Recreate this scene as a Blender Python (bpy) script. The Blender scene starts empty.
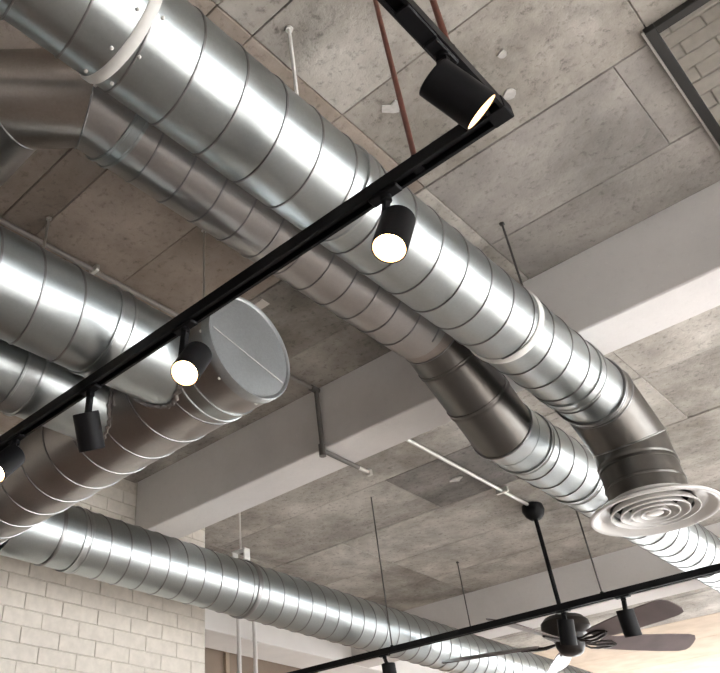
import bpy, math, random
from mathutils import Vector, Matrix
random.seed(7)
PI = math.pi
scene = bpy.context.scene
col = scene.collection

# ------------------------------------------------------------------ camera
cam_d = bpy.data.cameras.new('camera')
cam = bpy.data.objects.new('camera', cam_d)
col.objects.link(cam)
scene.camera = cam
RIGHT = Vector((0.69878521, 0.71492109, -0.02422958))
DOWN = Vector((-0.45087864, 0.41390037, -0.79081915))
FWD = Vector((-0.55534465, 0.56353733, 0.61157011))
m3 = Matrix((RIGHT, -DOWN, -FWD)).transposed()
cam.matrix_world = Matrix.Translation((0, 0, 1.6)) @ m3.to_4x4()
cam_d.sensor_fit = 'HORIZONTAL'
cam_d.sensor_width = 36.0
cam_d.lens = 763.37 * 36.0 / 720.0
cam_d.shift_x = (360 - 236.2) / 720.0
cam_d.shift_y = -(336.5 - 309.2) / 720.0
cam_d.clip_start = 0.02

# ------------------------------------------------------------------ sky, exposure
world = bpy.data.worlds.new('sky')
scene.world = world
world.use_nodes = True
bg = world.node_tree.nodes['Background']
bg.inputs[0].default_value = (0.90, 0.95, 1.0, 1)
bg.inputs[1].default_value = 7.0
sun_d = bpy.data.lights.new('sun', 'SUN')
sun_d.energy = 26.0
sun_d.angle = math.radians(1.5)
sun_d.color = (1.0, 0.97, 0.94)
sun = bpy.data.objects.new('sun', sun_d)
sun.rotation_euler = Vector((-0.62, -0.38, -0.85)).to_track_quat('-Z', 'Y').to_euler()
col.objects.link(sun)
scene.view_settings.view_transform = 'Standard'
scene.view_settings.look = 'None'
scene.view_settings.gamma = 1.0
scene.view_settings.use_curve_mapping = False
scene.view_settings.exposure = 0.22

# ------------------------------------------------------------------ dimensions (metres)
ZC = 3.80            # ceiling underside
ZB = 3.44            # underside of the beams
XW = -3.79           # face of the brick wall on the left
YWE = 3.476          # where that wall ends
XL = -6.2            # wall far behind it
XR = 3.6             # window wall on the right
Y0, Y1 = -3.2, 13.0  # back wall, far wall

# window openings (daylight): portals help sampling the sky through them
WIN_R = [(0.95 + 1.95 * i, 0.95 + 1.95 * i + 1.8) for i in range(6)]
WZ0, WZ1 = 0.25, 3.05
WZF = 3.6
WIN_F = [(-5.6 + 1.8 * i, -5.6 + 1.8 * i + 1.65) for i in range(5)]


def portal(name, loc, rot, sx, sy):
    l = bpy.data.lights.new(name, 'AREA')
    l.shape = 'RECTANGLE'
    l.size, l.size_y = sx, sy
    l.cycles.is_portal = True
    o = bpy.data.objects.new(name, l)
    o.location = loc
    o.rotation_euler = rot
    col.objects.link(o)


portal('window_portal', (XR + 0.02, (WIN_R[0][0] + WIN_R[-1][1]) / 2, (WZ0 + WZ1) / 2),
       (0, PI / 2, 0), WZ1 - WZ0, WIN_R[-1][1] - WIN_R[0][0])
portal('window_portal', ((WIN_F[0][0] + WIN_F[-1][1]) / 2, Y1 + 0.02, (WZ0 + WZF) / 2),
       (-PI / 2, 0, 0), WIN_F[-1][1] - WIN_F[0][0], WZF - WZ0)


# ------------------------------------------------------------------ materials
def nt(name):
    m = bpy.data.materials.new(name)
    m.use_nodes = True
    n = m.node_tree.nodes
    return m, n, m.node_tree.links, n['Principled BSDF']


def plain(name, c, rough=0.5, metal=0.0, spec=0.5, noise=0.0, nscale=30, bump=0.0):
    m, n, L, b = nt(name)
    b.inputs['Base Color'].default_value = (*c, 1)
    b.inputs['Roughness'].default_value = rough
    b.inputs['Metallic'].default_value = metal
    b.inputs['Specular IOR Level'].default_value = spec
    if noise or bump:
        g = n.new('ShaderNodeNewGeometry')
        t = n.new('ShaderNodeTexNoise')
        t.inputs['Scale'].default_value = nscale
        t.inputs['Detail'].default_value = 5
        L.new(g.outputs['Position'], t.inputs['Vector'])
        if noise:
            r = n.new('ShaderNodeMapRange')
            r.inputs[1].default_value, r.inputs[2].default_value = 0.3, 0.7
            r.inputs[3].default_value, r.inputs[4].default_value = 1 - noise, 1 + noise
            L.new(t.outputs[0], r.inputs[0])
            x = n.new('ShaderNodeVectorMath')
            x.operation = 'SCALE'
            x.inputs[0].default_value = c
            L.new(r.outputs[0], x.inputs['Scale'])
            L.new(x.outputs[0], b.inputs['Base Color'])
        if bump:
            bp = n.new('ShaderNodeBump')
            bp.inputs['Strength'].default_value = bump
            bp.inputs['Distance'].default_value = 0.01
            L.new(t.outputs[0], bp.inputs['Height'])
            L.new(bp.outputs[0], b.inputs['Normal'])
    return m


def ramp(n, stops):
    r = n.new('ShaderNodeValToRGB')
    e = r.color_ramp.elements
    while len(e) < len(stops):
        e.new(0.5)
    for q, (p, c) in zip(e, stops):
        q.position = p
        q.color = (*c, 1)
    return r


def concrete(name, dark, mid, light, speck=0.5, bump=0.35, vary=0.07):
    m, n, L, b = nt(name)
    g = n.new('ShaderNodeNewGeometry')
    oi = n.new('ShaderNodeObjectInfo')
    off = n.new('ShaderNodeVectorMath')
    off.operation = 'MULTIPLY_ADD'
    cx = n.new('ShaderNodeCombineXYZ')
    L.new(oi.outputs['Random'], cx.inputs[0])
    L.new(oi.outputs['Random'], cx.inputs[1])
    off.inputs[1].default_value = (9, 7, 0)
    L.new(cx.outputs[0], off.inputs[0])
    L.new(g.outputs['Position'], off.inputs[2])
    t1 = n.new('ShaderNodeTexNoise')
    t1.inputs['Scale'].default_value = 1.7
    t1.inputs['Detail'].default_value = 9
    t1.inputs['Roughness'].default_value = 0.62
    L.new(off.outputs[0], t1.inputs['Vector'])
    r1 = ramp(n, [(0.34, dark), (0.5, mid), (0.66, light)])
    L.new(t1.outputs[0], r1.inputs[0])
    # pits and grit
    t2 = n.new('ShaderNodeTexNoise')
    t2.inputs['Scale'].default_value = 34
    t2.inputs['Detail'].default_value = 7
    t2.inputs['Roughness'].default_value = 0.7
    L.new(off.outputs[0], t2.inputs['Vector'])
    r2 = ramp(n, [(0.28, (1 - speck,) * 3), (0.46, (1, 1, 1)), (0.62, (1, 1, 1)), (0.75, (1 + 0.12,) * 3)])
    L.new(t2.outputs[0], r2.inputs[0])
    mx = n.new('ShaderNodeMix')
    mx.data_type = 'RGBA'
    mx.blend_type = 'MULTIPLY'
    mx.inputs[0].default_value = 1
    L.new(r1.outputs[0], mx.inputs[6])
    L.new(r2.outputs[0], mx.inputs[7])
    # broad damp and dirt patches
    t3 = n.new('ShaderNodeTexNoise')
    t3.inputs['Scale'].default_value = 0.9
    t3.inputs['Detail'].default_value = 12
    t3.inputs['Roughness'].default_value = 0.72
    t3.inputs['Distortion'].default_value = 0.6
    L.new(g.outputs['Position'], t3.inputs['Vector'])
    r3 = ramp(n, [(0.36, (1 - speck * 0.55,) * 3), (0.50, (1, 1, 1)), (0.66, (1 + speck * 0.25,) * 3)])
    L.new(t3.outputs[0], r3.inputs[0])
    mx3 = n.new('ShaderNodeMix')
    mx3.data_type = 'RGBA'
    mx3.blend_type = 'MULTIPLY'
    mx3.inputs[0].default_value = 1
    L.new(mx.outputs[2], mx3.inputs[6])
    L.new(r3.outputs[0], mx3.inputs[7])
    mx = mx3
    mr = n.new('ShaderNodeMapRange')
    mr.inputs[3].default_value, mr.inputs[4].default_value = 1 - vary, 1 + vary
    L.new(oi.outputs['Random'], mr.inputs[0])
    sc = n.new('ShaderNodeVectorMath')
    sc.operation = 'SCALE'
    L.new(mx.outputs[2], sc.inputs[0])
    L.new(mr.outputs[0], sc.inputs['Scale'])
    L.new(sc.outputs[0], b.inputs['Base Color'])
    b.inputs['Roughness'].default_value = 0.85
    b.inputs['Specular IOR Level'].default_value = 0.25
    ad = n.new('ShaderNodeMath')
    ad.operation = 'MULTIPLY_ADD'
    ad.inputs[1].default_value = 0.6
    L.new(t2.outputs[0], ad.inputs[0])
    L.new(t1.outputs[0], ad.inputs[2])
    bp = n.new('ShaderNodeBump')
    bp.inputs['Strength'].default_value = bump
    bp.inputs['Distance'].default_value = 0.03
    L.new(ad.outputs[0], bp.inputs['Height'])
    L.new(bp.outputs[0], b.inputs['Normal'])
    return m


def galvanised(name, c, rough, spangle=0.10, wave=0.03, wscale=4.0):
    m, n, L, b = nt(name)
    tc = n.new('ShaderNodeNewGeometry')
    v = n.new('ShaderNodeTexVoronoi')
    v.inputs['Scale'].default_value = 160
    L.new(tc.outputs['Position'], v.inputs['Vector'])
    bw = n.new('ShaderNodeRGBToBW')
    L.new(v.outputs['Color'], bw.inputs[0])
    t = n.new('ShaderNodeTexNoise')
    t.inputs['Scale'].default_value = 3.2
    t.inputs['Detail'].default_value = 8
    t.inputs['Roughness'].default_value = 0.65
    L.new(tc.outputs['Position'], t.inputs['Vector'])
    add = n.new('ShaderNodeMath')
    add.operation = 'MULTIPLY_ADD'
    add.inputs[1].default_value = 0.35
    L.new(bw.outputs[0], add.inputs[0])
    L.new(t.outputs[0], add.inputs[2])
    r = n.new('ShaderNodeMapRange')
    r.inputs[1].default_value, r.inputs[2].default_value = 0.2, 1.15
    r.inputs[3].default_value, r.inputs[4].default_value = 1 - spangle, 1 + spangle
    L.new(add.outputs[0], r.inputs[0])
    x = n.new('ShaderNodeVectorMath')
    x.operation = 'SCALE'
    x.inputs[0].default_value = c
    L.new(r.outputs[0], x.inputs['Scale'])
    L.new(x.outputs[0], b.inputs['Base Color'])
    b.inputs['Metallic'].default_value = 1.0
    rr = n.new('ShaderNodeMapRange')
    rr.inputs[1].default_value, rr.inputs[2].default_value = 0.1, 0.9
    rr.inputs[3].default_value, rr.inputs[4].default_value = rough * 0.8, rough * 1.2
    L.new(t.outputs[0], rr.inputs[0])
    L.new(rr.outputs[0], b.inputs['Roughness'])
    w = n.new('ShaderNodeTexNoise')
    w.inputs['Scale'].default_value = wscale
    w.inputs['Detail'].default_value = 2
    L.new(tc.outputs['Position'], w.inputs['Vector'])
    bp = n.new('ShaderNodeBump')
    bp.inputs['Strength'].default_value = wave
    bp.inputs['Distance'].default_value = 0.02
    L.new(w.outputs[0], bp.inputs['Height'])
    L.new(bp.outputs[0], b.inputs['Normal'])
    return m


def emitter(name, c, s):
    m, n, L, b = nt(name)
    b.inputs['Base Color'].default_value = (*c, 1)
    b.inputs['Emission Color'].default_value = (*c, 1)
    b.inputs['Emission Strength'].default_value = s
    return m


def glass(name):
    m = bpy.data.materials.new(name)
    m.use_nodes = True
    n, L = m.node_tree.nodes, m.node_tree.links
    n.clear()
    o = n.new('ShaderNodeOutputMaterial')
    mix = n.new('ShaderNodeMixShader')
    mix.inputs[0].default_value = 0.06
    t = n.new('ShaderNodeBsdfTransparent')
    g = n.new('ShaderNodeBsdfGlossy')
    g.inputs['Roughness'].default_value = 0.02
    L.new(t.outputs[0], mix.inputs[1])
    L.new(g.outputs[0], mix.inputs[2])
    L.new(mix.outputs[0], o.inputs[0])
    return m


M = dict(
    conc=concrete('raw_concrete', (0.235, 0.213, 0.187), (0.40, 0.37, 0.333), (0.58, 0.55, 0.505), 0.55),
    conc_dark=concrete('stained_concrete', (0.27, 0.25, 0.235), (0.36, 0.335, 0.31), (0.47, 0.435, 0.405), 0.4),
    conc_stain=concrete('damp_concrete', (0.11, 0.10, 0.095), (0.20, 0.185, 0.17), (0.31, 0.285, 0.265), 0.6),
    conc_brown=concrete('brown_concrete', (0.25, 0.205, 0.17), (0.35, 0.295, 0.25), (0.45, 0.385, 0.335), 0.4),
    conc_warm=plain('warm_board', (0.50, 0.40, 0.30), 0.8, noise=0.12, nscale=4),
    paint=concrete('painted_plaster', (0.73, 0.705, 0.69), (0.78, 0.755, 0.74), (0.80, 0.78, 0.765), 0.05, 0.12, 0.0),
    brick=plain('painted_brick', (0.65, 0.605, 0.54), 0.75, spec=0.3, noise=0.07, nscale=22, bump=0.35),
    mortar=plain('painted_mortar', (0.57, 0.52, 0.455), 0.9, spec=0.2, noise=0.1, nscale=40, bump=0.4),
    wallw=plain('white_wall', (0.84, 0.82, 0.80), 0.8, noise=0.03, nscale=5),
    wallb=plain('brown_wall', (0.30, 0.235, 0.185), 0.8, noise=0.1, nscale=3),
    timber=plain('dark_timber', (0.10, 0.062, 0.042), 0.5, noise=0.2, nscale=6),
    floor=plain('timber_floor', (0.41, 0.375, 0.35), 0.4, noise=0.2, nscale=3),
    pave=plain('pavement', (0.60, 0.59, 0.58), 0.9, noise=0.1, nscale=2),
    galv=galvanised('galvanised_steel', (0.41, 0.445, 0.45), 0.34),
    galv_m=galvanised('browner_galvanised_steel', (0.40, 0.385, 0.375), 0.34),  # browner, slightly darker galvanised tone
    galv_b=galvanised('bright_galvanised_steel', (0.46, 0.485, 0.49), 0.34),
    galv_d=galvanised('dark_reflection_steel', (0.155, 0.148, 0.138), 0.34, 0.08, 0.0),  # galvanised steel, dark reflections put into the colour of elbow and offset pieces
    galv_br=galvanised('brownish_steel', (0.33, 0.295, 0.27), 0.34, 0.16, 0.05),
    cap=galvanised('matte_zinc_sheet', (0.44, 0.46, 0.47), 0.5, 0.15, 0.03),
    seam=galvanised('seam_steel', (0.30, 0.30, 0.30), 0.35, 0.05, 0.0),
    tape=plain('white_sealant_tape', (0.72, 0.71, 0.68), 0.5, noise=0.08, nscale=25),
    rod=plain('zinc_rod', (0.62, 0.61, 0.58), 0.35, metal=0.8),
    rod_dark=plain('dark_rod', (0.10, 0.095, 0.09), 0.45, metal=0.5),
    copper=plain('red_brown_rod', (0.15, 0.05, 0.034), 0.5, noise=0.15, nscale=40),
    black=plain('black_powder_coat', (0.010, 0.010, 0.011), 0.45, spec=0.12),
    black_m=plain('black_matte', (0.008, 0.008, 0.009), 0.6, spec=0.1),
    conduit=plain('grey_conduit', (0.33, 0.31, 0.29), 0.45, metal=0.3),
    conduit_d=plain('dark_conduit', (0.16, 0.15, 0.14), 0.45, metal=0.3),
    enamel=plain('pale_grey_enamel', (0.62, 0.60, 0.58), 0.3),
    white=plain('white_enamel', (0.86, 0.85, 0.83), 0.28),
    alu=plain('satin_white_metal', (0.66, 0.65, 0.63), 0.22, metal=0.85),
    blade=plain('dark_brown_blade', (0.135, 0.105, 0.105), 0.30, noise=0.15, nscale=9),
    bronze=plain('dark_bronze', (0.022, 0.018, 0.016), 0.35, spec=0.2),
    lens=emitter('lit_warm_lens', (1.0, 0.72, 0.40), 14.0),
    glow=emitter('lit_reflector', (1.0, 0.66, 0.34), 1.5),
    glass=glass('window_glass'),
    frame=plain('black_steel', (0.018, 0.017, 0.016), 0.4),
    label=plain('paper_tag', (0.62, 0.58, 0.54), 0.8),
    scar=plain('pale_plaster_scar', (0.52, 0.50, 0.48), 0.9, noise=0.2, nscale=30),
)


# ------------------------------------------------------------------ mesh helpers
def frame_of(d):
    d = Vector(d).normalized()
    a = Vector((0, 0, 1)) if abs(d.z) < 0.9 else Vector((1, 0, 0))
    u = a.cross(d).normalized()
    return u, d.cross(u).normalized(), d


ORIG = {}


def orig(o):
    return ORIG.get(o.name, Vector((0, 0, 0))) if o else Vector((0, 0, 0))


class MB:
    def __init__(s):
        s.v, s.f = [], []

    def add(s, vs, fs):
        k = len(s.v)
        s.v += [Vector(p) for p in vs]
        s.f += [tuple(i + k for i in q) for q in fs]
        return s

    def box(s, a, b, bev=0.0):
        (x0, y0, z0), (x1, y1, z1) = a, b
        if bev <= 0:
            vs = [(x, y, z) for z in (z0, z1) for y in (y0, y1) for x in (x0, x1)]
            return s.add(vs, [(0, 2, 3, 1), (4, 5, 7, 6), (0, 1, 5, 4), (2, 6, 7, 3), (0, 4, 6, 2), (1, 3, 7, 5)])
        e = bev   # chamfered on all edges: 24 verts as three slabs joined by faces
        vs, idx = [], {}
        for sx in (0, 1):
            for sy in (0, 1):
                for sz in (0, 1):
                    X, Y, Z = (x0, x1)[sx], (y0, y1)[sy], (z0, z1)[sz]
                    dx, dy, dz = e * (1 - 2 * sx), e * (1 - 2 * sy), e * (1 - 2 * sz)
                    for ax, p in (('x', (X, Y + dy, Z + dz)), ('y', (X + dx, Y, Z + dz)), ('z', (X + dx, Y + dy, Z))):
                        idx[sx, sy, sz, ax] = len(vs)
                        vs.append(p)
        fs = []
        ring = ((0, 0), (0, 1), (1, 1), (1, 0))
        for t in (0, 1):
            fs.append([idx[t, p, q, 'x'] for p, q in ring])
            fs.append([idx[p, t, q, 'y'] for p, q in ring])
            fs.append([idx[p, q, t, 'z'] for p, q in ring])
        for p in (0, 1):
            for q in (0, 1):
                fs.append([idx[p, q, 0, 'x'], idx[p, q, 1, 'x'], idx[p, q, 1, 'y'], idx[p, q, 0, 'y']])
                fs.append([idx[p, 0, q, 'x'], idx[p, 1, q, 'x'], idx[p, 1, q, 'z'], idx[p, 0, q, 'z']])
                fs.append([idx[0, p, q, 'y'], idx[1, p, q, 'y'], idx[1, p, q, 'z'], idx[0, p, q, 'z']])
        for k in ring:
            for z in (0, 1):
                fs.append([idx[k[0], k[1], z, a] for a in 'xyz'])
        return s.add(vs, fs)

    def lathe(s, prof, c, d, n=48, closed=False):
        """prof: list of (distance along d, radius)"""
        u, w, d = frame_of(d)
        c = Vector(c)
        k = len(prof)
        vs = []
        for t, r in prof:
            for i in range(n):
                a = 2 * PI * i / n
                vs.append(c + d * t + (u * math.cos(a) + w * math.sin(a)) * r)
        fs = []
        m = k if closed else k - 1
        for j in range(m):
            j2 = (j + 1) % k
            for i in range(n):
                fs.append((j * n + i, j * n + (i + 1) % n, j2 * n + (i + 1) % n, j2 * n + i))
        return s.add(vs, fs)

    def rod(s, a, b, r, n=10):
        a, b = Vector(a), Vector(b)
        L = (b - a).length
        return s.lathe([(0, 1e-5), (0, r), (L, r), (L, 1e-5)], a, b - a, n)

    def path(s, pts, r, n=10, closed=False):
        """tube along points with mitred corners"""
        P = [Vector(p) for p in pts]
        N = len(P)
        u = None
        vs = []
        for i in range(N):
            if closed:
                d0, d1 = P[i] - P[i - 1], P[(i + 1) % N] - P[i]
            else:
                d0 = P[i] - P[i - 1] if i else P[1] - P[0]
                d1 = P[i + 1] - P[i] if i < N - 1 else P[i] - P[i - 1]
            d0, d1 = d0.normalized(), d1.normalized()
            t = (d0 + d1).normalized()
            if u is None:
                u = frame_of(d0)[0]
            u = (u - d0 * u.dot(d0)).normalized()
            w = d0.cross(u)
            for k in range(n):
                a = 2 * PI * k / n
                q = (u * math.cos(a) + w * math.sin(a)) * r
                q = q - d0 * (q.dot(t) / max(0.2, d0.dot(t)))
                vs.append(P[i] + q)
        fs = []
        for i in range(N if closed else N - 1):
            j = (i + 1) % N
            for k in range(n):
                fs.append((i * n + k, i * n + (k + 1) % n, j * n + (k + 1) % n, j * n + k))
        if not closed:
            fs.append(tuple(range(n - 1, -1, -1)))
            fs.append(tuple((N - 1) * n + k for k in range(n)))
        return s.add(vs, fs)

    def prism(s, poly, a, b, up=None):
        """poly: 2-D outline swept from a to b; 2-D axes are (side, up)"""
        a, b = Vector(a), Vector(b)
        d = (b - a).normalized()
        up = Vector(up or (0, 0, 1))
        side = d.cross(up).normalized()
        n = len(poly)
        vs = [p + side * x + up * y for p in (a, b) for x, y in poly]
        fs = [tuple(range(n - 1, -1, -1)), tuple(range(n, 2 * n))]
        fs += [(i, (i + 1) % n, n + (i + 1) % n, n + i) for i in range(n)]
        return s.add(vs, fs)

    def build(s, name, mat, parent=None, smooth=0, kind=None, loc=None):
        me = bpy.data.meshes.new(name)
        o0 = Vector(loc) if loc is not None else orig(parent)
        me.from_pydata([tuple(p - o0) for p in s.v], [], s.f)
        me.update()
        import bmesh
        bm = bmesh.new()
        bm.from_mesh(me)
        bmesh.ops.recalc_face_normals(bm, faces=bm.faces)
        bm.to_mesh(me)
        bm.free()
        me.materials.append(M[mat])
        if smooth:
            me.polygons.foreach_set('use_smooth', [True] * len(me.polygons))
            me.set_sharp_from_angle(angle=math.radians(smooth))
        o = bpy.data.objects.new(name, me)
        col.objects.link(o)
        if parent:
            o.parent = parent
        elif loc is not None:
            o.location = loc
        ORIG[o.name] = o0
        if kind:
            o['kind'] = kind
        return o


def thing(name, loc, label, cat, group=None):
    o = bpy.data.objects.new(name, None)
    o.empty_display_size = 0.05
    o.location = loc
    col.objects.link(o)
    ORIG[o.name] = Vector(loc)
    o['label'] = label
    o['category'] = cat
    if group:
        o['group'] = group
    return o


def tag(o, label, cat, group=None):
    o['label'] = label
    o['category'] = cat
    if group:
        o['group'] = group
    return o


def struct(o, label=None):
    o['kind'] = 'structure'
    if label:
        o['label'] = label
    return o


# ------------------------------------------------------------------ the room shell
struct(MB().box((XL - 0.2, Y0 - 0.2, -0.2), (XR + 0.2, Y1 + 0.2, 0.0)).build('floor', 'floor'), 'brown timber floor of the room')
struct(MB().box((XR + 0.4, Y0 - 25, -0.45), (XR + 60, Y1 + 60, -0.15)).box((XL - 40, Y1 + 0.4, -0.45), (XR + 0.4, Y1 + 60, -0.15)).build('ground', 'pave'), 'pale pavement outside the windows')

# ceiling slab with the framed opening, and its cast panels
OX0, OX1, OY0, OY1 = -0.035, 1.60, 1.975, 2.86
ceil = MB()
ZS = ZC + 0.018
ceil.box((XL - 0.2, Y0 - 0.2, ZS), (OX0, Y1 + 0.2, ZS + 0.25))
ceil.box((OX1, Y0 - 0.2, ZS), (XR + 0.2, Y1 + 0.2, ZS + 0.25))
ceil.box((OX0, Y0 - 0.2, ZS), (OX1, OY0, ZS + 0.25))
ceil.box((OX0, OY1, ZS), (OX1, Y1 + 0.2, ZS + 0.25))
ceil = struct(ceil.build('ceiling', 'conc_dark'), 'raw concrete slab ceiling with cast panel joints')

rows = [-3.2, -2.2, -1.2, -0.4, 0.3, 0.905, 1.06, 1.515, 2.03, 2.52, 2.86, 3.10, 4.08, 4.75, 5.43, 6.02, 6.64, 6.88,
        7.55, 8.35, 9.2, 10.1, 11.0, 12.0, 13.0]
for i in range(len(rows) - 1):
    a, b = rows[i], rows[i + 1]
    if (a, b) in ((2.86, 3.10), (6.64, 6.88)):
        continue
    xs = [XL, -4.3, -2.67 if 4.0 < a < 4.5 else -0.935, 1.6, XR] if not 4.0 < a < 4.5 else [XL, -4.3, -2.67, -1.75, -0.935, 1.6, XR]
    if 4.7 < a < 6.3:
        xs = [XL, -3.6, -1.95, -0.6, 1.6, XR]
    if a < 1.6:
        xs[1] = -3.79
    if 1.5 < a < 2.6:
        xs = [XL, -3.79, -0.935, -0.175, OX0, OX1, XR] if a > 2.0 and a < 2.2 else [XL, -3.79, -0.935, OX0, OX1, XR]
    for j in range(len(xs) - 1):
        x0, x1 = xs[j], xs[j + 1]
        bb = b
        if x0 == OX0 and 1.5 < a < 2.6:
            if a > 1.9:
                continue
            bb = OY0
        gx = 0.0015 if abs(x0 + 0.175) > 0.01 and abs(x1 + 0.175) > 0.01 else 0.001
        gy = 0.0025 if a > 3 else 0.0014
        dz = random.uniform(-0.004, 0.004) if a > 3 else random.uniform(-0.002, 0.002)
        mat = 'conc'
        if a < 2.0 and x1 <= -0.9 and a > 0.2:
            mat = 'conc_brown'
        if (a, x0) == (4.08, -2.67):
            mat = 'conc_stain'
        if (a, x0) in ((2.03, -0.935), (2.03, -0.175), (2.52, -0.935)):
            mat = 'conc_dark'
        if a > 9:
            mat = 'conc_warm'
        p = MB().box((x0 + gx, a + gy, ZC + dz), (x1 - gx, bb - gy, ZS + 0.004), 0.003).build('ceiling_panel', mat, ceil)

# pale scars, a paper tag and a stain left on the concrete
def blob(name, x, y, r, mat, n=9, seed=1, zz=ZC - 0.006, squash=1.0, spike=0.45):
    rnd = random.Random(seed)
    pts = []
    for k in range(n):
        a = 2 * PI * k / n
        q = r * (1 - spike * rnd.random())
        pts.append((x + q * math.cos(a), y + q * math.sin(a) * squash))
    mb = MB()
    mb.add([(px, py, zz) for px, py in pts] + [(px, py, zz + 0.012) for px, py in pts],
           [tuple(range(n))] + [(k, (k + 1) % n, n + (k + 1) % n, n + k) for k in range(n)])
    return mb.build(name, mat, ceil)


blob('plaster_scar', -0.79, 1.62, 0.042, 'scar', 9, 3, spike=0.8)
blob('plaster_scar', -0.41, 1.71, 0.022, 'scar', 7, 5)
blob('plaster_scar', -0.47, 1.87, 0.03, 'scar', 8, 6)
blob('plaster_scar', -2.33, 4.42, 0.055, 'scar', 8, 8, squash=0.7)
blob('plaster_scar', -1.93, 4.52, 0.05, 'scar', 8, 9, squash=0.6)
MB().box((-1.93, 2.06, ZC - 0.006), (-1.86, 2.11, ZC + 0.004)).build('paper_tag', 'label', ceil)

# beams
for k, (a, b, lab) in enumerate(((2.86, 3.115, 'painted concrete beam crossing the ceiling above the elbowed ducts'),
                                 (6.63, 6.89, 'far painted concrete beam behind the ceiling fan'),
                                 (-0.95, -0.69, 'painted concrete beam overhead behind the viewer'))):
    x0 = XW + 0.001 if k in (0, 2) else -5.049
    struct(MB().box((x0, a, ZB), (XR, b, ZC + 0.01), 0.006).build('ceiling_beam', 'paint'), lab)
struct(MB().box((-5.5, YWE + 0.0, ZB), (-5.05, Y1, ZC + 0.01), 0.006).build('edge_beam', 'wallw'),
       'white edge beam running beneath the long wall duct')

# left brick wall: backing plus bricks
wl = struct(MB().box((XW - 0.26, Y0, 0.0), (XW - 0.007, YWE - 0.001, ZC + 0.01)).build('wall_left', 'mortar'),
            'cream painted brick wall at the lower left')
BL, BH = 0.240, 0.086
_bricks = {}


def brick(parent, x0, x1, y0, y1, z0, z1, mat='brick'):
    """one brick; alike ones share their mesh"""
    key = (round(x1 - x0, 3), round(y1 - y0, 3), round(z1 - z0, 3), mat)
    c = Vector(((x0 + x1) / 2, (y0 + y1) / 2, (z0 + z1) / 2))
    if key in _bricks:
        o = bpy.data.objects.new('brick', _bricks[key])
        col.objects.link(o)
        o.parent = parent
    else:
        hx, hy, hz = (x1 - x0) / 2, (y1 - y0) / 2, (z1 - z0) / 2
        o = MB().box((-hx, -hy, -hz), (hx, hy, hz), 0.003).build('brick', mat, None)
        o.parent = parent
        _bricks[key] = o.data
    o.location = c
    return o


field = MB()
zrow = 0.02
r = 0
while zrow + BH < ZC:
    z0, z1 = zrow + 0.002, zrow + BH - 0.002
    y = YWE - (0.5 if r % 2 else 1.0) * BL
    first = True
    yb = YWE
    while yb > Y0 + 0.3:
        ya = max(y, Y0)
        dx = random.uniform(-0.0025, 0.0015)
        tl = random.uniform(-0.0015, 0.0015)
        if ya > 1.55 and z0 > 2.35:
            brick(wl, XW - 0.05 + dx, XW + dx, ya + 0.002, yb - 0.002, z0, z1)
        elif ya > -0.2 and z0 > 1.4:
            field.box((XW - 0.05 + dx, ya + 0.003, z0), (XW + dx, yb - 0.003, z1), 0.003)
        yb = ya
        y = ya - BL
    zrow += BH
    r += 1
field.build('brick_field', 'brick', wl, kind='stuff')

# added dark timber cupboard below the view, so the ducts reflect something dark
cb = thing('added_cabinet', (XW + 0.18, -0.3, 0), 'added dark timber cupboard out of view, darkening the duct reflections', 'added_cabinet')
MB().box((XW + 0.004, -2.9, 0.0), (XW + 0.36, 2.15, 2.36), 0.004).build('body', 'timber', cb)
for k in range(8):
    y = -2.88 + k * 0.628
    dd = MB().box((XW + 0.361, y, 0.08), (XW + 0.381, y + 0.62, 2.34), 0.003).build('door', 'timber', cb)
    MB().rod((XW + 0.40, y + 0.56, 1.0), (XW + 0.40, y + 0.56, 1.25), 0.007, 8).build('handle', 'black', dd)

# other walls
struct(MB().box((XL - 0.2, Y0, 0), (XL, Y1, ZC + 0.02)).build('wall_far_left', 'wallb'), 'brown wall beyond the edge beam')
for k, y in enumerate((4.75, 5.35, 5.95, 7.4)):
    struct(MB().box((XL, y, 0), (XL + 0.03, y + 0.05, ZC)).build('trim_%d' % (k + 1), 'conc_warm'), 'vertical batten on the brown wall beyond the beam')
struct(MB().box((XL - 0.2, Y0 - 0.2, 0), (XR + 0.2, Y0, ZC + 0.02)).build('wall_back', 'wallw'), 'pale wall behind the viewer')


def window_wall(name, axis, pos, thick, lo, hi, wins, label, WZ1):
    """wall with openings; axis 'x' = wall plane x = pos running along y"""
    def bx(mb, a0, a1, z0, z1, t0=0.0, t1=None):
        t1 = thick if t1 is None else t1
        if axis == 'x':
            mb.box((pos + t0, a0, z0), (pos + t1, a1, z1))
        else:
            mb.box((a0, pos + t0, z0), (a1, pos + t1, z1))
    w = MB()
    bx(w, lo, hi, 0, WZ0)
    bx(w, lo, hi, WZ1, ZC + 0.02)
    edges = [lo] + [e for q in wins for e in q] + [hi]
    for i in range(0, len(edges), 2):
        bx(w, edges[i], edges[i + 1], WZ0, WZ1)
    struct(w.build(name, 'wallw'), label)
    return bx


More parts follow.
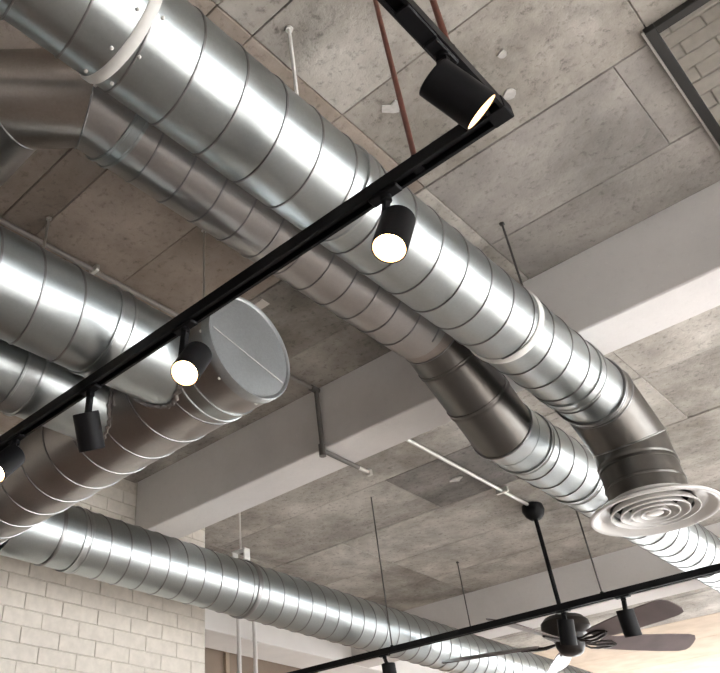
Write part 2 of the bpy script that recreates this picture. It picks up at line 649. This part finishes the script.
window_count = 0
for nm, ax, pos, lo, hi, wins, WT, lab in (('wall_right', 'x', XR, Y0 - 0.2, Y1 + 0.2, WIN_R, WZ1, 'white wall with tall windows on the right'),
                                       ('wall_far', 'y', Y1, XL - 0.2, XR + 0.2, WIN_F, WZF, 'white wall with tall windows at the far end')):
    bx = window_wall(nm, ax, pos, 0.2, lo, hi, wins, lab, WT)
    for a0, a1 in wins:
        window_count += 1
        f = MB()
        t0, t1 = 0.06, 0.12
        bx(f, a0, a0 + 0.05, WZ0, WT, t0, t1)
        bx(f, a1 - 0.05, a1, WZ0, WT, t0, t1)
        bx(f, a0 + 0.05, a1 - 0.05, WZ0, WZ0 + 0.05, t0, t1)
        bx(f, a0 + 0.05, a1 - 0.05, WT - 0.05, WT, t0, t1)
        fo = struct(f.build('window_%d' % window_count, 'frame'), 'tall black framed window outside the view')
        g = MB()
        bx(g, a0 + 0.05, a1 - 0.05, WZ0 + 0.05, WT - 0.05, 0.085, 0.095)
        g.build('pane', 'glass', fo)

# shaft above the framed opening, its brick wall and the black frame
SH = struct(MB().box((OX0 - 0.16, OY1 + 0.012, ZS + 0.25), (OX1 + 0.15, OY1 + 0.2, 5.6)).build('wall_shaft_far', 'mortar'),
            'cream brick wall seen up through the framed ceiling opening')
sx = MB()
sx.box((OX0 - 0.22, OY0 - 0.2, ZS + 0.25), (OX0 - 0.06, OY1 + 0.0, 5.6))
sx.box((OX1, OY0 - 0.2, ZS + 0.25), (OX1 + 0.15, OY1 + 0.0, 5.6))
sx.box((OX0 - 0.06, OY0 - 0.2, ZS + 0.25), (OX1, OY0 - 0.05, 5.6))
sx.box((OX0 - 0.22, OY0 - 0.2, 5.6), (OX1 + 0.15, OY1 + 0.2, 5.75))
struct(sx.build('wall_shaft_sides', 'wallw'), 'pale sides of the shaft above the framed opening')
zrow, r = ZS, 0
while zrow + BH < 5.55:
    xb = OX0 - 0.06
    x = xb + (BL if r % 2 else BL * 0.5)
    while xb < OX1 - 0.02:
        xa = min(x, OX1)
        dy = random.uniform(-0.003, 0.003)
        if xb < 0.95:
            brick(SH, xb + 0.003, xa - 0.003, OY1 - 0.004 + dy, OY1 + 0.05, zrow + 0.003, zrow + BH - 0.003)
        xb = xa
        x = xa + BL
    zrow += BH
    r += 1
fr = MB()
fr.box((OX0 - 0.012, OY0 - 0.012, ZC - 0.025), (OX0 + 0.022, OY1 - 0.01, ZS + 0.02), 0.002)
fr.box((OX0 + 0.022, OY0 - 0.012, ZC - 0.025), (OX1, OY0 + 0.022, ZS + 0.02), 0.002)
fr.box((OX1 - 0.034, OY0 + 0.022, ZC - 0.025), (OX1, OY1 - 0.01, ZS + 0.02), 0.002)
fo = struct(fr.build('trim_5', 'frame'), 'black steel frame around the ceiling opening at the top right')
ed = MB()
ed.box((OX0 - 0.020, OY0 - 0.012, ZC - 0.012), (OX0 - 0.0125, OY1 - 0.01, ZS))
ed.build('edge_strip', 'alu', fo)


# ------------------------------------------------------------------ ducts
def helix(c, d, r, L, pitch, t0=0.0, h=0.004, w=0.0038, n=56):
    """raised lock seam winding round a cylinder"""
    u, v, d = frame_of(d)
    c = Vector(c)
    N = max(4, int(L / pitch * n))
    prof = [(-w, -0.002), (-w * 0.7, h * 0.8), (0, h), (w * 0.7, h * 0.8), (w, -0.002)]
    vs = []
    for i in range(N + 1):
        a = 2 * PI * i / n + t0
        s = i * pitch / n
        rad = u * math.cos(a) + v * math.sin(a)
        for dx, dr in prof:
            vs.append(c + d * (s + dx) + rad * (r + dr))
    k = len(prof)
    fs = []
    for i in range(N):
        for j in range(k - 1):
            fs.append((i * k + j, i * k + j + 1, (i + 1) * k + j + 1, (i + 1) * k + j))
    return MB().add(vs, fs)


def barrel(c, d, r, L, n=96, wall=0.004, pitch=None):
    """open sheet-metal cylinder with an inner skin"""
    st = max(2, int(L / 0.25))
    prof = [(L * i / st, r) for i in range(st + 1)] + [(L, r - wall), (0, r - wall)]
    return MB().lathe(prof, c, d, n, closed=True)


def band(c, d, r, w, h=0.006, n=72, bead=True):
    p = [(-w / 2, r), (-w / 2, r + h * 0.5), (-w / 2 + 0.006, r + h), (w / 2 - 0.006, r + h), (w / 2, r + h * 0.5), (w / 2, r)]
    if bead:
        p = [(-w / 2, r), (-w / 2, r + h), (-w / 2 + 0.008, r + h), (-w / 2 + 0.011, r + h * 0.4), (w / 2 - 0.011, r + h * 0.4),
             (w / 2 - 0.008, r + h), (w / 2, r + h), (w / 2, r)]
    return MB().lathe(p, c, d, n)


def gore(P, i, r, n=72, wall=0.004):
    """segment i of a mitred polyline P (ends square at the first and last point)"""
    P = [Vector(p) for p in P]
    d = (P[i + 1] - P[i]).normalized()

    def cut(j):
        if j == 0 or j == len(P) - 1:
            return d
        return ((P[j] - P[j - 1]).normalized() + (P[j + 1] - P[j]).normalized()).normalized()
    u, v, _ = frame_of(d)
    rings = []
    for rr in (r, r - wall):
        for j in (i, i + 1):
            t = cut(j)
            ring = []
            for k in range(n):
                a = 2 * PI * k / n
                q = (u * math.cos(a) + v * math.sin(a)) * rr
                q -= d * (q.dot(t) / d.dot(t))
                ring.append(P[j] + q)
            rings.append(ring)
    vs = rings[0] + rings[1] + rings[3] + rings[2]
    fs = []
    for j in range(4):
        j2 = (j + 1) % 4
        for k in range(n):
            fs.append((j * n + k, j * n + (k + 1) % n, j2 * n + (k + 1) % n, j2 * n + k))
    return MB().add(vs, fs)


def mitre_bead(P, j, r, w=0.006, n=72):
    P = [Vector(p) for p in P]
    d0 = (P[j] - P[j - 1]).normalized()
    t = (d0 + (P[j + 1] - P[j]).normalized()).normalized()
    u, v, _ = frame_of(d0)
    pts = []
    for k in range(n):
        a = 2 * PI * k / n
        q = (u * math.cos(a) + v * math.sin(a)) * r
        q -= d0 * (q.dot(t) / d0.dot(t))
        pts.append(P[j] + q)
    return MB().path(pts, w, 6, closed=True)


def screws(parent, c, d, r, angs, off=0.0):
    u, v, d = frame_of(d)
    for a in angs:
        rad = u * math.cos(a) + v * math.sin(a)
        p = Vector(c) + d * off + rad * r
        MB().lathe([(-0.002, 0.0048), (0.003, 0.0048), (0.005, 0.003), (0.0055, 1e-5)], p, rad, 8).build('screw', 'tape', parent, 40)


YA = Vector((0, 1, 0))
XA = Vector((1, 0, 0))

# --- duct 1: the big one under the beam, elbow and round diffuser at its end
X1, Z1, R1 = -0.893, 3.24, 0.145
d1 = thing('spiral_duct', (X1, -1.2, Z1), 'large silver spiral duct crossing diagonally, ending in the round ceiling diffuser', 'duct')
P1 = (X1, -1.2, Z1)
barrel(P1, YA, R1, 4.185).build('duct_pipe', 'galv', d1, 40)
helix((X1, -1.2, Z1), YA, R1, 4.1, 0.1415, 1.2).build('lock_seam', 'seam', d1, 60)
b = band((X1, 0.545, Z1), YA, R1, 0.028, 0.006, bead=False).build('joint_band', 'tape', d1, 40)
screws(d1, (X1, 0.545, Z1), YA, R1 + 0.001, [0.9 + 0.7 * k for k in range(9)], 0.03)
screws(d1, (X1, 0.545, Z1), YA, R1 + 0.001, [1.05 + 0.7 * k for k in range(9)], -0.03)
band((X1, 1.335, Z1), YA, R1, 0.055, 0.007).build('joint_band', 'galv_b', d1, 40)
band((X1, 2.295, Z1), YA, R1, 0.035, 0.006, bead=False).build('joint_band', 'tape', d1, 40)
band((X1, 2.79, Z1), YA, R1, 0.055, 0.006).build('joint_band', 'galv_b', d1, 40)
band((X1, 2.98, Z1), YA, R1, 0.022, 0.010).build('joint_band', 'seam', d1, 40)
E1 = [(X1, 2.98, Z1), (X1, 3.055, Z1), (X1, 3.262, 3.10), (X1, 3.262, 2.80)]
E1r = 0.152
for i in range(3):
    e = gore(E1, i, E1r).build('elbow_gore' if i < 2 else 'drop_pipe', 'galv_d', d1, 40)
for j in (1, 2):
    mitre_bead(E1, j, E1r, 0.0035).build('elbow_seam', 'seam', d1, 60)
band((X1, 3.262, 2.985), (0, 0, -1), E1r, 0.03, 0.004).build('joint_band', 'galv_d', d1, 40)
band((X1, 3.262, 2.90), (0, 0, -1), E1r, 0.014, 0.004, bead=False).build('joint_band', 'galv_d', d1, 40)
DZ = 2.79
dc = (X1, 3.262, DZ)
df = MB().lathe([(0.05, 0.153), (0.05, 0.158), (0.026, 0.162), (0.016, 0.190), (0.010, 0.235), (-0.002, 0.248), (-0.010, 0.245),
                 (-0.012, 0.236), (-0.006, 0.224), (0.010, 0.210), (0.04, 0.156), (0.047, 0.152)], dc, (0, 0, 1), 72, closed=True).build('diffuser', 'enamel', d1, 50)
for (ro, ri, z0) in ((0.170, 0.138, -0.004), (0.132, 0.102, -0.006), (0.094, 0.066, -0.008), (0.056, 0.036, -0.010)):
    p = [(z0 + 0.001, ro), (z0 - 0.003, ro - 0.001), (z0 - 0.003, ro - 0.005), (z0 + 0.002, ro - 0.007), (z0 + 0.040, ri), (z0 + 0.043, ri + 0.002), (z0 + 0.006, ro - 0.002)]
    MB().lathe(p, dc, (0, 0, 1), 56, closed=True).build('diffuser_ring', 'enamel', df, 30)
MB().lathe([(-0.008, 0.031), (-0.011, 0.024), (-0.009, 0.0001)], dc, (0, 0, 1), 40).build('diffuser_cone', 'enamel', df, 50)
MB().lathe([(0.055, 0.0001), (0.055, 0.14)], dc, (0, 0, 1), 40).build('damper', 'black_m', df)

# --- duct 2: higher one beside it, elbow at the left, offset under the beam
X2, R2 = -1.29, 0.145
Z2H, Z2L = 3.50, 3.21
d2 = thing('spiral_duct', (X2, 0.9, Z2H), 'thinner looking silver duct behind the large one, stepping down under the beam', 'duct')
EL = [(-3.6, 0.55, Z2H), (-1.446, 0.55, Z2H), (X2, 0.705, Z2H), (X2, 0.825, Z2H)]
for i in range(3):
    gore(EL, i, R2 - 0.001).build('elbow_gore' if i else 'duct_pipe', 'galv_br' if i == 1 else 'galv_m', d2, 40)
for j in (1, 2):
    mitre_bead(EL, j, R2 - 0.001, 0.0035).build('elbow_seam', 'seam', d2, 60)
helix((-3.55, 0.55, Z2H), XA, R2, 1.9, 0.137).build('lock_seam', 'seam', d2, 60)
band((X2, 0.83, Z2H), YA, R2, 0.05, 0.006).build('joint_band', 'galv', d2, 40)
barrel((X2, 0.825, Z2H), YA, R2, 1.58).build('duct_pipe', 'galv_m', d2, 40)
helix((X2, 0.87, Z2H), YA, R2, 1.50, 0.132, 2.0).build('lock_seam', 'seam', d2, 60)
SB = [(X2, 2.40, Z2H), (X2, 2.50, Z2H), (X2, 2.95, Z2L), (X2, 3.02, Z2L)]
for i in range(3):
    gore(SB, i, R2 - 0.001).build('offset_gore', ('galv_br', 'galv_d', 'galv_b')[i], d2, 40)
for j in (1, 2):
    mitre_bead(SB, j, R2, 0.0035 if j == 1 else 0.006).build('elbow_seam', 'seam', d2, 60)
sd = (Vector(SB[2]) - Vector(SB[1])).normalized()
for t, w in ((0.13, 0.02), (0.35, 0.03)):
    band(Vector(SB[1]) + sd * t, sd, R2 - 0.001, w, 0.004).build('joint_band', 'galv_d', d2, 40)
barrel((X2, 3.01, Z2L), YA, R2, 8.0).build('duct_pipe', 'galv', d2, 40)
band((X2, 3.13, Z2L), YA, R2, 0.03, 0.006).build('joint_band', 'galv_b', d2, 40)
band((X2, 3.62, Z2L), YA, R2, 0.05, 0.006).build('joint_band', 'galv_b', d2, 40)
helix((X2, 3.13, Z2L), YA, R2, 7.6, 0.137, 0.5).build('lock_seam', 'seam', d2, 60)

# --- manifold (duct 4) with end cap; ducts 3 and 5 enter it, duct 6 leaves it
Y4, Z4, R4 = 1.48, 3.02, 0.184
X4E = -1.40
d4 = thing('manifold_duct', (-2.5, Y4, Z4), 'wide brownish silver duct with a flat grey round end cap', 'duct')
barrel((-3.78, Y4, Z4), XA, R4, X4E + 3.78).build('duct_pipe', 'galv_m', d4, 40)
helix((-3.7, Y4, Z4), XA, R4, 2.1, 0.165, 1.0).build('lock_seam', 'seam', d4, 60)
band((-1.56, Y4, Z4), XA, R4, 0.06, 0.005).build('joint_band', 'galv', d4, 40)
cp = MB().lathe([(-0.03, R4 + 0.001), (-0.03, R4 + 0.004), (0.0, R4 + 0.004), (0.005, R4 + 0.001), (0.003, R4 - 0.006), (-0.002, R4 - 0.010), (-0.001, 0.0001)],
                (X4E, Y4, Z4), XA, 72).build('end_cap', 'cap', d4, 35)
MB().rod((X4E - 0.002, Y4 - 0.160, Z4 + 0.0), (X4E - 0.002, Y4 + 0.150, Z4 - 0.075), 0.0016, 6).build('cap_crease', 'conduit', cp)
screws(d4, (X4E - 0.035, Y4, Z4), XA, R4 + 0.001, [0.5 + 0.9 * k for k in range(7)])


def saddle(parent, xc, r, sign, w=0.008):
    """bead where a duct along Y meets the manifold"""
    pts = []
    for k in range(72):
        a = 2 * PI * k / 72
        x, z = xc + (r + 0.004) * math.cos(a), (r + 0.004) * math.sin(a)
        y = math.sqrt(max(0, (R4 + 0.003) ** 2 - z * z))
        rag = 0.0035 * (-1) ** k + 0.003 * math.sin(9 * a) + random.uniform(-0.002, 0.002)
        pts.append((x, Y4 + sign * (y + 0.004 + rag), Z4 + z))
    MB().path(pts, w, 6, closed=True).build('saddle_flange', 'galv_m', parent, 20)


def branch_collar(parent, xc, r, sign, y_out):
    """smooth collar from the manifold's skin outwards, its inner end cut to the saddle curve"""
    n = 72
    a_ring, b_ring = [], []
    for k in range(n):
        a = 2 * PI * k / n
        x, z = xc + r * math.cos(a), r * math.sin(a)
        y = math.sqrt(max(0, (R4 - 0.002) ** 2 - z * z))
        a_ring.append((x, Y4 + sign * y, Z4 + z))
        b_ring.append((x, y_out, Z4 + z))
    fs = [(k, (k + 1) % n, n + (k + 1) % n, n + k) for k in range(n)]
    return MB().add(a_ring + b_ring, fs).build('branch_collar', 'galv', parent, 40)


# duct 3
X3, R3 = -1.66, 0.146
d3 = thing('spiral_duct', (X3, -0.2, Z4), 'silver spiral duct at the left edge, upper of two joining the capped duct', 'duct')
barrel((X3, -1.2, Z4), YA, R3, 2.27).build('duct_pipe', 'galv', d3, 40)
helix((X3, -1.2, Z4), YA, R3, 2.22, 0.137, 0.4).build('lock_seam', 'seam', d3, 60)
band((X3, 1.075, Z4), YA, R3, 0.06, 0.006).build('joint_band', 'galv_b', d3, 40)
branch_collar(d3, X3, R3 - 0.001, -1, 1.05)
saddle(d3, X3, R3, -1)

# duct 5
X5, R5 = -2.03, 0.14
d5 = thing('spiral_duct', (X5, -0.2, Z4), 'silver duct at the left edge, lower of two joining the capped duct', 'duct')
barrel((X5, -1.2, Z4), YA, R5, 2.17).build('duct_pipe', 'galv', d5, 40)
helix((X5, -1.2, Z4), YA, R5, 2.0, 0.137, 2.4).build('lock_seam', 'seam', d5, 60)
band((X5, 1.0, Z4), YA, R5, 0.075, 0.008).build('joint_band', 'galv_b', d5, 40)
branch_collar(d5, X5, R5 - 0.001, -1, 0.96)
saddle(d5, X5, R5, -1, 0.006)

# duct 6
X6, Z6, R6 = -3.19, 3.034, 0.154
d6 = thing('spiral_duct', (X6, 3.2, Z6), 'long silver spiral duct running past the cream brick wall', 'duct')
barrel((X6, 1.64, Z6), YA, R6, 9.6).build('duct_pipe', 'galv', d6, 40)
helix((X6, 1.98, Z6), YA, R6, 9.1, 0.1255, 0.6).build('lock_seam', 'seam', d6, 60)
band((X6, 1.885, Z6), YA, R6, 0.02, 0.006, bead=False).build('joint_band', 'seam', d6, 40)
band((X6, 2.03, Z6), YA, R6, 0.05, 0.006).build('joint_band', 'galv_b', d6, 40)
band((X6, 3.215, Z6), YA, R6, 0.035, 0.009, bead=False).build('hanger_strap', 'seam', d6, 40)
bk = MB()
bk.box((X6 - 0.055, 3.19, Z6 + R6 + 0.005), (X6 + 0.055, 3.235, Z6 + R6 + 0.012))
bk.box((X6 + 0.045, 3.19, Z6 + R6 + 0.012), (X6 + 0.055, 3.235, Z6 + R6 + 0.075))
bk.box((X6 - 0.055, 3.19, Z6 + R6 + 0.012), (X6 - 0.045, 3.235, Z6 + R6 + 0.075))
bk.box((X6 - 0.055, 3.19, Z6 + R6 + 0.068), (X6 + 0.055, 3.235, Z6 + R6 + 0.075))
bk.build('hanger_bracket', 'tape', d6)


# ------------------------------------------------------------------ hanger rods
def hanger(x, y, z0, z1, r, mat, label, cat='rod'):
    o = thing('hanger_rod', (x, y, z0), label, cat)
    MB().rod((x, y, z0), (x, y, z1), r, 8).build('threaded_rod', mat, o, 40)
    MB().rod((x, y, z1 - 0.012), (x, y, z1 - 0.004), r * 2.4, 6).build('ceiling_nut', mat, o)
    return o


hanger(-0.832, 1.124, Z1 + R1 - 0.01, ZC, 0.0055, 'tape', 'pale hanger rod holding the large duct near the top edge')
hanger(-0.83, 2.43, Z1 + R1 - 0.01, ZC, 0.0045, 'rod_dark', 'dark hanger rod beside the large duct, right of the lit spotlight')
hanger(-1.70, 1.55, Z4 + R4 - 0.03, ZC, 0.0045, 'rod', 'thin hanger rod above the capped duct end')
hanger(X6, 3.212, Z6 + R6 + 0.07, ZC, 0.006, 'rod', 'hanger rod dropping to the bracket on the wall duct')
hanger(X6 - 0.03, 5.82, Z6 + R6 - 0.005, ZC, 0.005, 'rod_dark', 'thin dark rod holding the far part of the wall duct')
hanger(-2.075, 1.045, Z4 + R5 - 0.012, ZC, 0.005, 'rod', 'short hanger rod behind the left edge ducts')


# ------------------------------------------------------------------ lighting tracks
U = [(-0.018, 0.017), (0.018, 0.017), (0.018, -0.017), (0.010, -0.017), (0.010, -0.013), (0.014, -0.013), (0.014, 0.004),
     (-0.014, 0.004), (-0.014, -0.013), (-0.010, -0.013), (-0.010, -0.017), (-0.018, -0.017)]
TY, TZ, TX = 1.078, 2.84, -0.304
t1 = thing('lighting_track', (TX, TY, TZ), 'black track rail turning a corner at the upper right, carrying lit spotlights', 'track light rail')
MB().prism(U, (-3.2, TY, TZ), (TX - 0.02, TY, TZ)).build('rail', 'black', t1)
MB().prism(U, (TX, -0.9, TZ), (TX, TY - 0.02, TZ)).build('rail', 'black', t1)
MB().box((TX - 0.022, TY - 0.022, TZ - 0.018), (TX + 0.020, TY + 0.020, TZ + 0.018), 0.002).build('corner_joint', 'black_m', t1)
for y in (0.74,):
    MB().box((TX - 0.016, y, TZ - 0.02), (TX + 0.016, y + 0.09, TZ - 0.010), 0.002).build('feed_cover', 'black', t1)
MB().box((TX - 0.012, 0.855, TZ - 0.0215), (TX + 0.010, 0.885, TZ - 0.0195)).build('sticker', 'alu', t1)
MB().box((-0.512, TY - 0.009, TZ - 0.014), (-0.490, TY + 0.009, TZ + 0.002)).build('hanger_clip', 'black_m', t1)
for (x, y, lab) in ((-0.503, TY, 'red-brown rod holding the black track left of its corner'), (TX + 0.005, 0.90, 'red-brown rod holding the short arm of the black track')):
    o = thing('hanger_rod', (x, y, TZ + 0.017), lab, 'rod')
    MB().rod((x, y, TZ + 0.017), (x, y, ZC), 0.0065, 10).build('threaded_rod', 'copper', o, 40)
    MB().rod((x, y, TZ + 0.017), (x, y, TZ + 0.027), 0.012, 8).build('nut', 'black', o)

T2Y, T2Z = 4.22, 2.797
t2 = thing('lighting_track', (-1.9, T2Y, T2Z), 'black track rail at the bottom, passing in front of the ceiling fan', 'track light rail')
MB().prism(U, (-5.0, T2Y, T2Z), (1.4, T2Y, T2Z)).build('rail', 'black', t2)
for (x, lab) in ((-2.893, 'thin dark rod holding the bottom track, left of the fan'), (-1.545, 'thin dark rod holding the bottom track, right of the fan')):
    o = thing('hanger_rod', (x, T2Y, T2Z + 0.017), lab, 'rod')
    MB().rod((x, T2Y, T2Z + 0.017), (x, T2Y, ZC), 0.0045, 8).build('threaded_rod', 'rod_dark', o, 40)
    MB().rod((x, T2Y, T2Z + 0.017), (x, T2Y, T2Z + 0.026), 0.010, 8).build('nut', 'black', o)


def spotlight(tx, ty, tz, c, ax, lit, label, along='x', L=0.108, r=0.038, side=0):
    """track spotlight: adapter on the rail, stem, cylindrical head aimed along ax"""
    c, ax = Vector(c), Vector(ax).normalized()
    o = thing('spotlight', (tx, ty, tz), label, 'spotlight')
    a, b = (0.045, 0.017) if along == 'x' else (0.017, 0.045)
    ad = MB()
    ad.box((tx - a * 0.85, ty - b * 0.85, tz - 0.026), (tx + a * 0.85, ty + b * 0.85, tz - 0.016), 0.003)
    ad.build('track_adapter', 'black', o)
    kn = MB()
    kn.rod((tx, ty, tz - 0.040), (tx, ty, tz - 0.026), 0.013, 14)
    kn.build('swivel', 'black_m', o, 40)
    back = c - ax * (L / 2)
    top = Vector((tx, ty, tz - 0.04))
    hit = back + ax * 0.025
    if side:
        hit = back + ax * 0.035 + ax.cross(Vector((0, 0, 1))).normalized() * side * (r + 0.002)
    st = MB()
    d = (hit - top)
    u, v, _ = frame_of(d)
    st.prism([(-0.0105, -0.006), (0.0105, -0.006), (0.0105, 0.006), (-0.0105, 0.006)], top, hit, u)
    st.build('stem', 'black', o)
    prof = [(0, 0.0001), (0, r * 0.96), (0.002, r), (L - 0.006, r), (L, r * 0.985), (L, r * 0.92), (L - 0.02, r * 0.86)]
    h = MB().lathe(prof, back, ax, 28).build('head', 'black', o, 30)
    ring = MB().lathe([(L - 0.001, r * 0.915), (L - 0.016, r * 0.72)], back, ax, 28).build('reflector', 'glow' if lit else 'black_m', h, 40)
    MB().lathe([(L - 0.014, r * 0.76), (L - 0.012, r * 0.5), (L - 0.011, 0.0001)], back, ax, 28).build('lens', 'lens' if lit else 'alu', h, 40)
    if lit:
        l = bpy.data.lights.new('spot_beam', 'SPOT')
        l.energy = 16
        l.color = (1.0, 0.76, 0.50)
        l.spot_size = math.radians(75)
        l.spot_blend = 0.8
        l.shadow_soft_size = 0.03
        lo = bpy.data.objects.new('spot_beam', l)
        col.objects.link(lo)
        lo.parent = o
        lo.location = (c + ax * (L / 2 + 0.004)) - Vector((tx, ty, tz))
        lo.rotation_euler = ax.to_track_quat('-Z', 'Y').to_euler()
    return o


spotlight(-0.591, TY, TZ, (-0.595, 1.088, 2.712), (-0.081, -0.394, -0.916), True, 'lit black spotlight hanging in front of the large duct', L=0.118, side=1)
spotlight(-1.257, TY, TZ, (-1.231, 1.08, 2.691), (0.149, -0.534, -0.832), True, 'lit black spotlight just left of the grey end cap', L=0.115, side=1)
spotlight(-1.685, TY, TZ, (-1.674, 1.08, 2.676), (-0.24, 0.48, -0.84), True, 'black spotlight turned away, left of the lit one by the end cap')
spotlight(-2.10, TY, TZ, (-2.055, 1.032, 2.70), (0.1, -0.6, -0.79), True, 'lit spotlight cut off at the left edge')
spotlight(TX, 0.865, TZ, (TX + 0.001, 0.875, 2.707), (0.355, 0.649, -0.673), True, 'large black spotlight at the corner of the upper track', along='y')
spotlight(-1.775, T2Y, T2Z, (-1.784, 4.22, 2.673), (-0.20, 0.161, -0.966), True, 'black spotlight on the bottom track in front of the fan motor', L=0.125, r=0.042)
spotlight(-1.45, T2Y, T2Z, (-1.460, 4.22, 2.650), (-0.05, 0.22, -0.975), True, 'black spotlight on the bottom track in front of the fan blades', L=0.125, r=0.042)
spotlight(-2.96, T2Y, T2Z, (-2.93, 4.21, 2.66), (0.0, 0.06, -1.0), True, 'black spotlight at the left end of the bottom track', L=0.125, r=0.042)

# ------------------------------------------------------------------ conduits
CX = -2.2
cz = ZC - 0.022
cn = thing('conduit', (CX, 2.84, ZC), 'thin grey conduit along the ceiling, bending down around the beam', 'conduit')
MB().path([(CX, -1.0, cz), (CX, 2.815, cz)], 0.011, 10).build('pipe', 'conduit', cn, 40)
MB().path([(CX, 2.815, cz), (CX, 2.832, cz - 0.012), (CX, 2.836, 3.43), (CX, 2.849, 3.418), (CX, 3.128, 3.418)], 0.013, 10).build('pipe', 'conduit_d', cn, 40)
MB().path([(CX, 3.128, 3.418), (CX, 3.22, 3.418)], 0.011, 10).build('pipe', 'rod', cn, 40)
MB().rod((CX, 2.832, 3.385), (CX, 2.832, 3.45), 0.019, 10).build('elbow_fitting', 'conduit_d', cn, 40)
MB().rod((CX, 2.79, cz), (CX, 2.845, cz), 0.018, 10).build('elbow_fitting', 'conduit_d', cn, 40)
for y in (1.36, 0.4):
    MB().box((CX - 0.03, y - 0.01, ZC - 0.036), (CX + 0.03, y + 0.01, ZC - 0.002), 0.004).build('clip', 'rod', cn)
MB().box((CX - 0.016, 3.21, 3.40), (CX + 0.016, 3.235, 3.436), 0.003).build('end_fitting', 'rod', cn)
cn2 = thing('conduit', (CX, 4.4, ZC), 'pale conduit running along the ceiling to the fan canopy', 'conduit')
MB().path([(CX, 3.12, cz), (CX, 5.15, cz)], 0.0125, 10).build('pipe', 'rod', cn2, 40)
for y in (4.78,):
    MB().box((CX - 0.045, y - 0.012, ZC - 0.040), (CX + 0.045, y + 0.012, ZC - 0.002), 0.004).build('clip', 'rod', cn2)

for k, (y, lab) in enumerate(((4.97, 'left one of two white vertical pipes below the wall duct'), (5.17, 'right one of two white vertical pipes below the wall duct'))):
    o = thing('pipe', (-4.99, y, 0), lab, 'pipe')
    MB().rod((-4.99, y, 0.0), (-4.99, y, ZC), 0.019, 12).build('tube', 'wallw', o, 40)
    for z in (3.6, 2.2):
        MB().box((-5.05, y - 0.028, z), (-4.965, y + 0.028, z + 0.025)).build('clip', 'wallw', o)
o = thing('cord', (-5.3, 4.72, 3.0), 'thin black cord hanging at the end of the brick wall', 'cord')
MB().rod((-5.3, 4.72, 2.9), (-5.3, 4.72, ZB), 0.006, 8).build('wire', 'black', o, 40)
MB().rod((-5.3, 4.72, 2.75), (-5.3, 4.72, 3.2), 0.016, 10).build('plug', 'black', o, 40)

# ------------------------------------------------------------------ ceiling fan
FX, FY, FZ = -2.20, 5.20, 2.86
fan = thing('ceiling_fan', (FX, FY, ZC), 'dark five-blade ceiling fan on a black downrod', 'ceiling fan')
MB().lathe([(0, 0.045), (-0.012, 0.072), (-0.05, 0.078), (-0.09, 0.062), (-0.115, 0.035), (-0.12, 0.0001)], (FX, FY, ZC), (0, 0, 1), 32).build('canopy', 'black', fan, 50)
MB().rod((FX, FY, FZ + 0.16), (FX, FY, ZC - 0.10), 0.0145, 14).build('downrod', 'black', fan, 40)
mt = MB().lathe([(0.20, 0.02), (0.19, 0.035), (0.16, 0.04), (0.145, 0.06), (0.13, 0.12), (0.10, 0.15), (0.06, 0.155), (0.035, 0.13), (0.02, 0.10), (-0.01, 0.095), (-0.02, 0.0001)],
                (FX, FY, FZ + 0.02), (0, 0, 1), 40).build('motor_housing', 'bronze', fan, 35)
MB().lathe([(-0.02, 0.092), (-0.05, 0.088), (-0.085, 0.07), (-0.10, 0.045), (-0.105, 0.0001)], (FX, FY, FZ + 0.02), (0, 0, 1), 32).build('switch_cup', 'bronze', fan, 40)


def fan_blade(a):
    ca, sa = math.cos(a), math.sin(a)
    tilt = math.radians(19)

    def P(rr, w, t):
        # rr along the arm, w across (tilted), t thickness
        z = FZ - w * math.sin(tilt) + t - 0.005
        wc = w * math.cos(tilt)
        return (FX + rr * ca - wc * sa, FY + rr * sa + wc * ca, z)
    out = [(0.20, 0.050), (0.26, 0.064), (0.45, 0.080), (0.65, 0.090), (0.78, 0.088), (0.825, 0.074), (0.842, 0.045), (0.846, 0.0)]
    pts = out + [(r_, -w_) for r_, w_ in reversed(out[:-1])]
    n = len(pts)
    vs = [P(r_, w_, 0) for r_, w_ in pts] + [P(r_, w_, 0.007) for r_, w_ in pts]
    fs = [tuple(range(n)), tuple(range(2 * n - 1, n - 1, -1))] + [(k, (k + 1) % n, n + (k + 1) % n, n + k) for k in range(n)]
    bo = MB().add(vs, fs).build('blade', 'blade', fan)
    br = MB()
    for s in (-1, 1):
        br.path([P(0.09, s * 0.012, 0.0), P(0.15, s * 0.030, -0.012), P(0.20, s * 0.038, -0.009), P(0.27, s * 0.03, -0.006), P(0.31, s * 0.004, -0.006)], 0.007, 6)
    br.path([P(0.09, 0, 0.0), P(0.2, 0, -0.012), P(0.31, 0, -0.006)], 0.008, 6)
    br.build('blade_bracket', 'bronze', bo, 50)


for k in range(5):
    fan_blade(math.radians(-21 + 72 * k))
